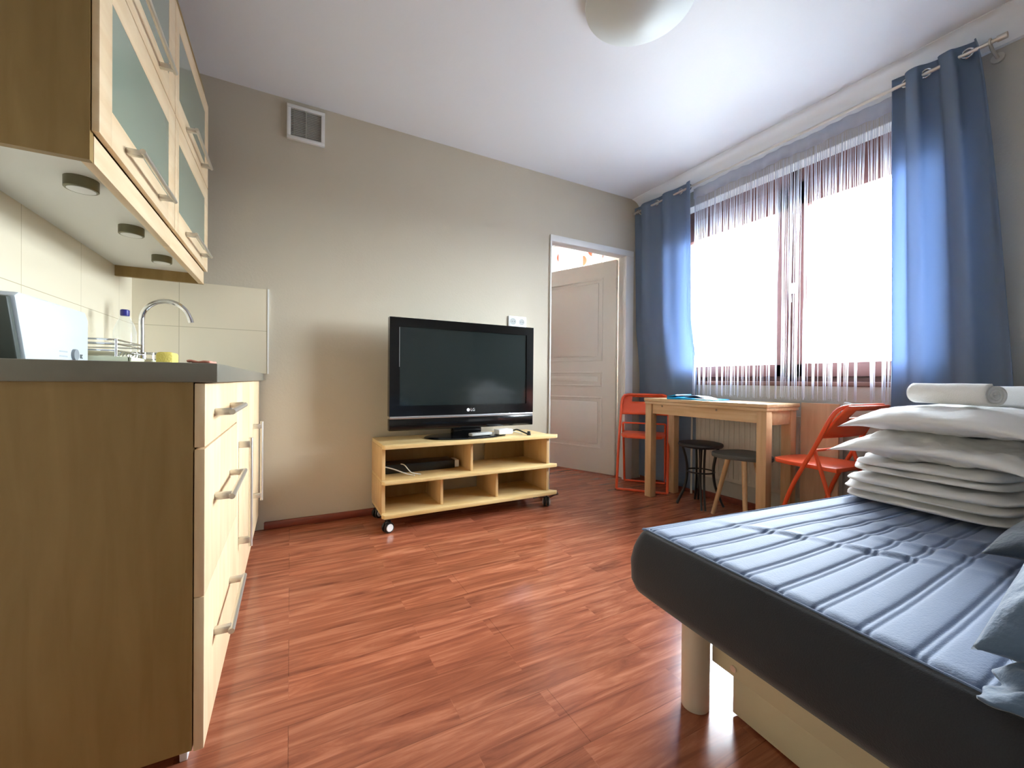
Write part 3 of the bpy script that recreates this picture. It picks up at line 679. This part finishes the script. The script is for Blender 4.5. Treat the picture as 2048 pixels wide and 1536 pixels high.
# ------------------------------------------------------------------ folding chairs
def chair(label, loc, rz):
    t_ = thing('folding_chair', label, 'chair', loc, rz, 'orange folding chairs at the table')
    w_ = .192
    # long frame: front feet -> up and back to the top (local front = +y)
    A = lambda s: [(s*w_, .16, .012), (s*w_, .075, .30), (s*w_, -.045, .55), (s*(w_-.005), -.13, .73), (s*(w_-.05), -.175, .765)]
    b_ = NB(); pts = smooth_path(A(-1), 5) + smooth_path(A(1), 5)[::-1]; tube(b_, pts, .0105, 10)
    tube(b_, [(-w_, .16, .012), (w_, .16, .012)], .0095, 10)
    obj('front_frame', b_, orange, t_)
    B = lambda s: [(s*(w_-.024), -.03, .53), (s*(w_-.024), -.10, .30), (s*(w_-.024), -.175, .012)]
    b_ = NB()
    for s in (-1, 1): tube(b_, smooth_path(B(s), 4), .0095, 10)
    tube(b_, [(-w_+.024, -.175, .012), (w_-.024, -.175, .012)], .0085, 10); tube(b_, [(-w_+.024, -.03, .53), (w_-.024, -.03, .53)], .007, 8)
    obj('rear_frame', b_, orange, t_)
    # seat
    poly = [(-.165, -.13), (.165, -.13), (.168, .10), (.15, .18), (.11, .215), (0, .225), (-.11, .215), (-.15, .18), (-.168, .10)]
    b_ = NB(); prism(b_, poly, .432, .454, 'Z', bev=.006); obj('seat', b_, orange, t_)
    # backrest with hand slot: curved sheet
    b_ = NB()
    def P(x, s): # s 0..1 up the back
        z = .60+.165*s; y = -.065-.10*s-.02*s*s + .012*(1-(x/.2)**2)*-1; return Vector((x, y, z))
    nx, ns = 24, 8; V = {}
    for i in range(nx+1):
        for j in range(ns+1): V[i, j] = b_.verts.new(P(-.184+.368*i/nx, j/ns))
    for i in range(nx):
        for j in range(ns):
            if 5 <= j <= 6 and 5 <= i < nx-5: continue
            b_.faces.new((V[i, j], V[i+1, j], V[i+1, j+1], V[i, j+1]))
    o = obj('backrest', b_, orange, t_); m_ = o.modifiers.new('s', 'SOLIDIFY'); m_.thickness = .010; m_.offset = 0
    return t_
c1 = chair('orange folding chair standing by the door frame behind the table', (2.63, 2.50, 0), math.radians(137))
c2 = dup(c1, (2.54, 1.145, 0), math.radians(-4), 'orange folding chair between the table end and the bed')
c1.location = (2.572, 2.485, 0); c1.rotation_euler = (0, 0, math.radians(130))

# ------------------------------------------------------------------ stools
t = thing('stool', 'black round stool with curved metal legs under the table', 'stool', (2.55, 1.93, 0), .5)
b = NB(); lathe(b, [(0, .418), (.11, .418), (.140, .424), (.147, .436), (.143, .449), (.12, .454), (0, .456)], seg=40); obj('seat', b, blackseat, t)
for k in range(4):
    a = PI/2*k+.3; c_, s_ = math.cos(a), math.sin(a)
    b = NB(); P_ = [(.115, .418), (.095, .34), (.085, .25), (.10, .14), (.15, .012)]
    for off in (-.011, .011): tube(b, smooth_path([(r*c_-off*s_, r*s_+off*c_, z) for r, z in P_], 6), .0075, 8)
    obj('leg', b, blackm, t)
b = NB(); tube(b, [(.092*math.cos(2*PI*k/24), .092*math.sin(2*PI*k/24), .25) for k in range(24)], .005, 8, closed=True); obj('ring', b, blackm, t)
t = thing('stool', 'grey-topped stool with splayed round wooden legs under the table', 'stool', (2.515, 1.60, 0), .0)
poly = []
for k in range(36):
    a = 2*PI*k/36; r = .148*(1+.10*math.cos(3*(a-.4))); poly.append((r*math.cos(a)*1.05, r*math.sin(a)*1.15))
b = NB(); prism(b, poly, .402, .430, 'Z', bev=.007); obj('seat', b, greyseat, t)
for k in range(3):
    a = 2*PI*k/3+PI/2+.15; c_, s_ = math.cos(a), math.sin(a)
    b = NB(); cyl(b, (.085*c_, .085*s_, .402), (.185*c_, .185*s_, .0), .0155, .0125, 18); obj('leg', b, leg_w, t)

# ------------------------------------------------------------------ radiator
t = thing('radiator', 'white panel radiator on the wall under the window', 'radiator', (2.79, 1.83, 0))
b = bx(2.772, 2.778, 1.20, 2.13, .165, .66, bev=.002); box(b, 2.80, 2.806, 1.20, 2.13, .165, .66)
for k in range(24): 
    y = 1.21+k*.0385; box(b, 2.768, 2.773, y, y+.022, .19, .635, bev=.0024)
obj('panel', b, radw, t, world=True)
b = bx(2.770, 2.82, 1.195, 2.135, .66, .668, bev=.001); box(b, 2.770, 2.815, 1.192, 1.20, .165, .668); box(b, 2.770, 2.815, 2.13, 2.138, .165, .668); box(b, 2.806, 2.8245, 1.6, 1.63, .3, .6); box(b, 2.806, 2.8245, 1.95, 1.98, .3, .6)
obj('casing', b, radw, t, world=True)
b = NB(); tube(b, [(2.79, 2.15, .0), (2.79, 2.15, .19), (2.79, 2.135, .20)], .008); tube(b, [(2.79, 2.19, 0), (2.79, 2.19, .6), (2.79, 2.135, .62)], .008); obj('pipe', b, radw, t, world=True)
b = NB(); tube(b, [(2.79, 1.19, .62), (2.79, 1.175, .63), (2.79, 1.172, .70)], .010); cyl(b, (2.79, 1.172, .70), (2.78, 1.155, .765), .021, .019, 20); obj('valve', b, plastic_w, t, world=True)

# ------------------------------------------------------------------ curtains and rod
RX, RZ = 2.715, 2.385
t = thing('curtain_rod', 'thin metal curtain rod running above the window', 'curtain rod', (RX, 1.6, RZ))
b = NB(); cyl(b, (RX, .60, RZ), (RX, 2.755, RZ), .0085, seg=16); obj('rod', b, steel, t, world=True)
for y in (.62, 2.70): 
    b = NB(); tube(b, [(XR-.002, y, RZ-.03), (RX+.03, y, RZ-.025), (RX, y, RZ-.012)], .006); cyl(b, (XR-.001, y, RZ-.03), (XR-.012, y, RZ-.03), .022, seg=20)
    tube(b, [(RX+.014*math.cos(a_), y, RZ+.014*math.sin(a_)) for a_ in [2*PI*k/16 for k in range(16)]], .004, 8, closed=True); obj('bracket', b, steel, t, world=True)
for y0, y1 in ((.60, .57), (2.755, 2.77)):
    b = NB(); cyl(b, (RX, y0, RZ), (RX, y1, RZ), .013, seg=16); obj('finial', b, steel, t, world=True)
# second thin rail that carries the string curtain
def curtain(label, ytop, ybot, nf, amp, grom, phase, ztop=2.43, zbot=.03, press=0):
    t_ = thing('curtain', label, 'curtain', (RX, (ytop[0]+ytop[1])/2, zbot), 0, 'blue-grey curtains at the window')
    b_ = NB(); nu, nv = 160, 60
    def fn(u_, v_):
        s = v_; z = ztop+(zbot-ztop)*s
        k = min(1, s*5)
        a = ytop[0]+(ybot[0]-ytop[0])*s**.7; c_ = ytop[1]+(ybot[1]-ytop[1])*s**.7
        y = a+(c_-a)*u_
        w = math.sin(u_*nf*2*PI+phase)
        wob = .35*nz(u_*4, s*1.2, phase, 1)
        x = RX + amp*(1-.45*s)*w + .02*wob*s*2
        y += .008*math.cos(u_*nf*4*PI+phase)*(1-s)
        if v_ == 0: z += .012*w + .006*nz(u_*9, 0, phase)
        x += .035*min(1, s*1.6)
        if press: q = max(0, min(1, (1.35-z)/.4)); x = x*(1-q)+(2.797+.010*w)*q
        return Vector((min(x, 2.812), y, z))
    grid(b_, nu, nv, fn); o = obj('fabric', b_, curt_m, t_, world=True, ang=180); m_ = o.modifiers.new('s', 'SOLIDIFY'); m_.thickness = .0025
    for y in grom:
        b_ = NB(); ring = [(RX, y+.019*math.cos(2*PI*k/24), RZ+.019*math.sin(2*PI*k/24)) for k in range(24)]
        b_2 = NB(); tube(b_2, ring, .0045, 8, closed=True); b_.free(); obj('grommet', b_2, silver, t_, world=True)
curtain('left dark blue-grey curtain hanging beside the door', (2.765, 2.155), (2.755, 2.15), 2.6, .030, (2.72, 2.62, 2.50, 2.38, 2.26, 2.18), .6, press=1)
curtain('right dark blue-grey curtain hanging behind the stacked bedding', (.955, .655), (.955, .50), 2.5, .036, (.90, .83, .76, .69), .2, ztop=2.435)

# string curtain
t = thing('string_curtain', 'white string curtain hanging in threads in front of the window', 'curtain', (2.762, 1.55, .78))
b = NB(); grid(b, 120, 2, lambda u_, v_: Vector((2.758+.006*math.sin(u_*90), .93+1.25*u_, 2.378-.078*v_-.004*math.sin(u_*23)))); o = obj('header_tape', b, header_m, t, world=True); o.modifiers.new('s', 'SOLIDIFY').thickness = .0015
b = NB()
cl = [2.225, 2.18, 2.135, 2.10, 2.04, 1.985, 1.94, 1.87, 1.82, 1.755, 1.70, 1.655, 1.60, 1.555, 1.515, 1.475, 1.43, 1.385, 1.33, 1.27, 1.235, 1.19, 1.165, 1.115, 1.04, .985]
ys = [.94+1.23*(k+.5)/190+random.uniform(-.003, .003) for k in range(190)]
for y in ys:
    c_ = min(cl, key=lambda q: abs(q*.96+.05-y)) if random.random() < .8 else y
    yb = c_*.97+.035+random.uniform(-.007, .007) if c_ != y else y
    x0 = 2.762+random.uniform(-.004, .004); zb = .78+random.uniform(-.01, .01)
    pts = []
    for k in range(7):
        s = k/6; g = s**.6*.9 if k < 6 else 1
        pts.append((x0, y+(yb-y)*min(1, s*1.5)**1.2+random.uniform(-.002, .002), 2.30+(zb-2.30)*s))
    tube(b, pts, random.choice((.0012, .0015, .0021)), 4)
o = obj('strings', b, string_m, t, world=True); o['kind'] = 'stuff'

# neighbouring room curtain
t = thing('curtain', 'white curtain with orange flowers in the room behind the open door', 'curtain', (2.70, 3.9, .05))
b = NB(); grid(b, 180, 10, lambda u_, v_: Vector((2.68+.03*math.sin(u_*75), 3.15+1.75*u_, 2.42-2.37*v_))); o = obj('fabric', b, flower_curtain(), t, world=True, ang=180)
b = NB(); cyl(b, (2.68, 3.05, 2.435), (2.68, 4.95, 2.435), .01); obj('rail', b, whitep, t, world=True)

# ------------------------------------------------------------------ ceiling lamp
t = thing('ceiling_lamp', 'round pointed white glass ceiling lamp', 'lamp', (1.30, 1.305, H))
b = NB(); lathe(b, [(.228, -.026), (.226, -.034), (.18, -.066), (.12, -.103), (.07, -.128), (.035, -.138), (.012, -.142), (0, -.1425)], seg=64); obj('glass_shade', b, lampg, t)
b = NB(); lathe(b, [(.15, 0), (.15, -.02), (.226, -.024), (.226, -.030), (.20, -.030)], seg=48); obj('mount', b, whitep, t)

# ------------------------------------------------------------------ sofa bed
BR = math.radians(-5.2); BO = Vector((.857, .868, 0)); BL, BWd = 1.84, 1.95   # along local x, along local -y
bed = thing('sofa_bed', 'unfolded sofa bed with quilted blue-grey cover', 'bed', BO, BR)
ZT, ZB = .462, .285
def grooves():
    g = [-.044]; 
    while g[-1] > -BWd-.2: g.append(g[-1]-.072)
    return g
GR = grooves()
def topz(x, y):
    z = ZT
    e = min(x-.022, -y-.016, 10); q = min(abs(g_+x*min(.12, .02+.28*max(0, -g_-.16))-y) for g_ in GR)
    if True:
        z -= .0034*math.exp(-((q-.0065)/.0032)**2); z += .0030*(1-math.exp(-(q/.014)**2))
    # creases
    z += .010*nz(x*1.4, y*1.4, .3)*min(1, e*6)
    ux = x*.6-y*.8
    cr = math.exp(-((x+.55*y-.24+.03*nz(y*5, 0, 1))/.018)**2)*math.exp(-((y+.33)/.20)**2); z += .008*cr
    cr = math.exp(-((x+.62*y-.20+.03*nz(y*6, 4, 1))/.016)**2)*math.exp(-((y+.34)/.16)**2); z -= .006*cr
    cr = math.exp(-((x+.3*y-.46+.03*nz(y*6, 9, 1))/.02)**2)*math.exp(-((y+.42)/.16)**2); z += .008*cr
    cr = math.exp(-((x+.35*y-.62+.05*nz(y*4, 2, 1))/.03)**2)*math.exp(-((y+.40)/.22)**2); z += .006*cr
    z += .005*nz(x*3+2, y*2.2, 2)*min(1, e*6)
    # rounded shoulder
    if e < .03: z -= .010*(1-e/.03)**2
    return z
b = NB(); nx, ny = 150, 860
xs = [.022+(BL-.022)*(i/nx)**1.25 for i in range(nx+1)]; ys = [-.016-(BWd-.016)*(j/ny) for j in range(ny+1)]
V = [[b.verts.new((x, y, topz(x, y))) for y in ys] for x in xs]
for i in range(nx):
    for j in range(ny): b.faces.new((V[i][j], V[i+1][j], V[i+1][j+1], V[i][j+1]))
bmesh.ops.recalc_face_normals(b, faces=b.faces)
obj('quilted_top', b, cover_m, bed, ang=180)
# side skirt: sweeps round the slab
b = NB(); prof = [(.030, ZT-.008), (.024, ZT-.0045), (.012, ZT-.009), (.003, ZT-.02), (-.006, ZT-.036), (-.014, ZT-.055), (-.022, ZT-.09), (-.020, ZT-.14), (-.008, ZB+.012), (.012, ZB), (.05, ZB-.004)]
cor = []
def ring_at(off):
    o_ = off; r = .03; pts = []
    for k in range(60): pts.append((o_, -BWd+(BWd-.05)*k/59, 0))
    for k in range(1, 8):
        a = PI-PI/2*k/8; q_ = .05-o_; pts.append((.05+q_*math.cos(a), -.05+q_*math.sin(a), 0))
    for k in range(60): pts.append((.05+(BL-.05)*k/59, -o_, 0))
    return pts
rings = []
for o_, z in prof:
    rg = []
    for (x, y, _) in ring_at(o_):
        e = nz(x*3, y*3, z*2)*.006
        rg.append(b.verts.new((x+(e if o_ < .01 else 0), y+(e if o_ < .01 else 0), z+.006*nz(x*2.3, y*2.3, 5)*(1 if z < ZT-.04 else 0))))
    rings.append(rg)
for a, c_ in zip(rings, rings[1:]):
    for k in range(len(a)-1): b.faces.new((a[k], a[k+1], c_[k+1], c_[k]))
bmesh.ops.recalc_face_normals(b, faces=b.faces)
obj('side_border', b, cover_side, bed, ang=180, label='dark charcoal side border')
b = NB(); tube(b, smooth_path([(.027, -BWd, ZT-.004), (.027, -.9, ZT-.004), (.027, -.10, ZT-.004), (.034, -.034, ZT-.004), (.10, -.022, ZT-.004), (.9, -.022, ZT-.004), (BL, -.022, ZT-.004)], 12), .0022, 6); obj('piping', b, cover_m, bed)
obj('base_slab', bx(.02, BL-.01, -BWd+.01, -.02, ZB, ZT-.04), cover_side, bed, smooth=False)
fr = bx(.145, .165, -BWd+.1, -.150, .135, ZB, bev=.002); box(fr, .165, BL-.1, -.170, -.150, .19, ZB, bev=.002); obj('side_rail', fr, bedframe, bed)
b = NB(); cyl(b, (.122, -.118, 0), (.122, -.118, ZB), .035, .036, 32, bev=.003); obj('leg', b, legwhite, bed)
b = NB(); cyl(b, (.122, -BWd+.12, 0), (.122, -BWd+.12, ZB), .035, .036, 32); obj('leg', b, legwhite, bed)
b = NB(); cyl(b, (BL-.15, -.118, 0), (BL-.15, -.118, ZB), .035, .036, 32); obj('leg', b, legwhite, bed)
b = NB(); cyl(b, (.142, -.215, .155), (.146, -.215, .155), .008, seg=12); obj('bolt', b, steel, bed)
t = thing('storage_box', 'low beige bedding box on the floor under the sofa bed', 'box', BO+Vector((.172, -.195, 0)), BR)
obj('side', bx(.0, .016, -1.5, .0, .006, .118, bev=.002), bedframe, t)
bb = bx(.016, 1.5, -.016, .0, .006, .118, bev=.002); box(bb, .016, 1.5, -1.5, -1.484, .006, .118); box(bb, 1.484, 1.5, -1.484, -.016, .006, .118); box(bb, .016, 1.484, -1.484, -.016, .006, .012); obj('tray', bb, bedframe, t)

# ------------------------------------------------------------------ bedding
def slab(bm, cx, cy, z0, z1, lx, ly, rot=0, seed=0, wr=.008, edge=.5, nlay=1, squareness=5, wfreq=6):
    # soft closed slab: superellipse plan, rounded edge
    nu, nv = 120, 14; rings = []
    c_, s_ = math.cos(rot), math.sin(rot); h = (z1-z0)/2; zc = (z0+z1)/2
    for j in range(nv+1):
        ph = -PI/2+PI*j/nv; rr = abs(math.cos(ph))**edge; zz = math.sin(ph)
        rg = []
        for i in range(nu):
            a = 2*PI*i/nu; ca, sa = math.cos(a), math.sin(a); k = (abs(ca)**squareness+abs(sa)**squareness)**(-1/squareness)
            rfac = rr*(1 if j not in (0, nv) else 0)
            x = ca*k*lx/2*max(rfac, .0); y = sa*k*ly/2*max(rfac, .0)
            wv = wr*nz(x*wfreq+seed, y*wfreq, zz+seed, 1); wv2 = wr*nz(x*wfreq*2.3+seed, y*wfreq*2.3, zz*2+seed, 1)*.6
            x2, y2 = x+ca*(wv+wv2)*rr, y+sa*(wv+wv2)*rr
            rg.append(bm.verts.new((cx+x2*c_-y2*s_, cy+x2*s_+y2*c_, zc+zz*h+(wv2+.5*wv)*(1 if j > nv/2 else .2))))
        rings.append(rg)
    for a, b_ in zip(rings, rings[1:]):
        for i in range(nu): k = (i+1) % nu; bm.faces.new((a[i], a[k], b_[k], b_[i]))
    bmesh.ops.remove_doubles(bm, verts=bm.verts, dist=1e-4); bmesh.ops.recalc_face_normals(bm, faces=bm.faces); return bm
def fold(cx, cy, z0, n, th, lx, ly, rot, seed, wr=.015):
    b_ = NB()
    for k in range(n):
        t_ = NB(); slab(t_, cx+random.uniform(-.006, .006)-.004*k, cy+random.uniform(-.006, .006), z0+k*th-.004, z0+(k+1)*th+.006, lx-random.uniform(0, .02), ly-random.uniform(0, .02), rot, seed+k*3.1, wr, .32, squareness=7); merge(b_, t_)
    return b_
SC = (2.09, .515)
b = fold(SC[0], SC[1], ZT+.008, 3, .0265, .72, .44, BR, 1.0)
tag(obj('folded_duvet', b, linen, ang=180), 'white folded duvet lying directly on the bed, bottom of the stack', 'duvet', 'white bedding stacked on the bed')
b = fold(SC[0]+.02, SC[1]+.01, ZT+.100, 2, .022, .70, .42, BR, 9.0)
tag(obj('folded_duvet', b, linen, ang=180), 'white folded duvet in the middle of the stack, under the pillows', 'duvet', 'white bedding stacked on the bed')
def pillow(bm, lx, ly, h, seed, wr=.01, pinch=.12, n=72):
    def P(u_, v_, s):
        x, y = u_*2-1, v_*2-1
        prof_ = (max(0, 1-abs(x)**2.6)*max(0, 1-abs(y)**2.6))**.55
        px = x*(1-pinch*(1-abs(x)**2)*0 - pinch*.5*(1-y*y)*abs(x)**3); py = y*(1-pinch*.5*(1-x*x)*abs(y)**3)
        w = wr*(nz(x*2.2+seed, y*2.2, s*.5, 1)+.6*nz(x*5+seed, y*4, s, 1)+.35*nz(x*10+seed, y*8, s, 1))
        w *= (1-abs(x)**6)*(1-abs(y)**6); w -= .034*abs(x*y)**2.5
        return Vector((px*lx/2, py*ly/2, s*h/2*prof_+w))
    A = [[bm.verts.new(P(i/n, j/n, 1)) for j in range(n+1)] for i in range(n+1)]
    B_ = [[A[i][j] if i in (0, n) or j in (0, n) else bm.verts.new(P(i/n, j/n, -1)) for j in range(n+1)] for i in range(n+1)]
    for G in (A, B_):
        for i in range(n):
            for j in range(n): bm.faces.new((G[i][j], G[i+1][j], G[i+1][j+1], G[i][j+1]))
    bmesh.ops.recalc_face_normals(bm, faces=bm.faces); return bm
def put(name, bm, m, loc, rot, label, cat, group=None):
    o_ = obj(name, bm, m, None, ang=180); 
    o_.data.transform(Matrix.Translation((o_.location.x, o_.location.y, o_.location.z)))
    o_.location = loc; o_.rotation_euler = rot; return tag(o_, label, cat, group)
b = pillow(NB(), .71, .50, .085, 3.0, .024, .15)
put('pillow', b, linen, (2.085, .515, .657), (.01, .0, BR), 'lower white pillow with pointed crumpled corner in the stack', 'pillow', 'white bedding stacked on the bed')
b = pillow(NB(), .665, .48, .105, 8.0, .010, .12)
put('pillow', b, linen, (2.09, .50, .750), (-.01, .0, BR-.02), 'upper white pillow carrying the rolled towels', 'pillow', 'white bedding stacked on the bed')
def towel(label, p, rz, ln, r, seed):
    b_ = NB(); n = 120; turns = 3.2; prof_ = []
    for k in range(n+1):
        a = 2*PI*turns*k/n; rr = .008+(r-.008)*k/n; prof_.append((rr*math.cos(a), rr*math.sin(a)))
    nv = 20; G = []
    for k in range(n+1):
        rg = []
        for j in range(nv+1):
            y = -ln/2+ln*j/nv; q = 1+.03*nz(k*.08, j*.3, seed); rg.append(b_.verts.new((y+.003*nz(k*.05, 2, seed), prof_[k][0]*q, prof_[k][1]*q*.94)))
        G.append(rg)
    for k in range(n):
        for j in range(nv): b_.faces.new((G[k][j], G[k+1][j], G[k+1][j+1], G[k][j+1]))
    o_ = obj('rolled_towel', b_, terry, None, ang=180); vs = o_.data; vs.transform(Matrix.Translation(o_.location)); o_.location = p; o_.rotation_euler = (0, 0, rz)
    s_ = o_.modifiers.new('s', 'SOLIDIFY'); s_.thickness = .009; tag(o_, label, 'towel', 'rolled towels on the pillows'); return o_
towel('rolled white towel on top of the pillows, left one', (1.98, .525, .840), math.radians(62), .25, .041, 1)
towel('rolled white towel on top of the pillows, right one behind', (2.12, .43, .832), math.radians(58), .25, .041, 5)

# cushions at the right
b = pillow(NB(), .46, .42, .12, 21, .006, .1)
put('cushion', b, cush_m, (1.585, .095, .532), (.0, -.02, BR+.05), 'flat dark blue-grey cushion on the bed in front of the white bedding', 'cushion')
b = pillow(NB(), .46, .46, .17, 33, .018, .14)
put('cushion', b, cush_l, (1.085, -.015, .568), (.02, -.19, .05), 'plump crumpled blue cushion leaning at the right edge of the photo', 'cushion')
b = NB()
def bl(u_, v_):
    x, y = u_*2-1, v_*2-1; f_ = (1-abs(x)**4)*(1-abs(y)**4)
    z = .008+.045*f_*(.55+.9*nz(x*1.6+3, y*1.6, 7)+.5*nz(x*4+3, y*3, 7)) 
    return Vector((.885+.11*x+.02*nz(y*3, 1, 1), .07+.11*y+.02*nz(x*3, 5, 1), ZT+.004+max(.004, z)))
grid(b, 70, 60, bl); o = tag(obj('throw_blanket', b, cush_l, ang=180), 'crumpled blue throw at the near edge of the bed, bottom right', 'blanket'); o.modifiers.new('s', 'SOLIDIFY').thickness = .004
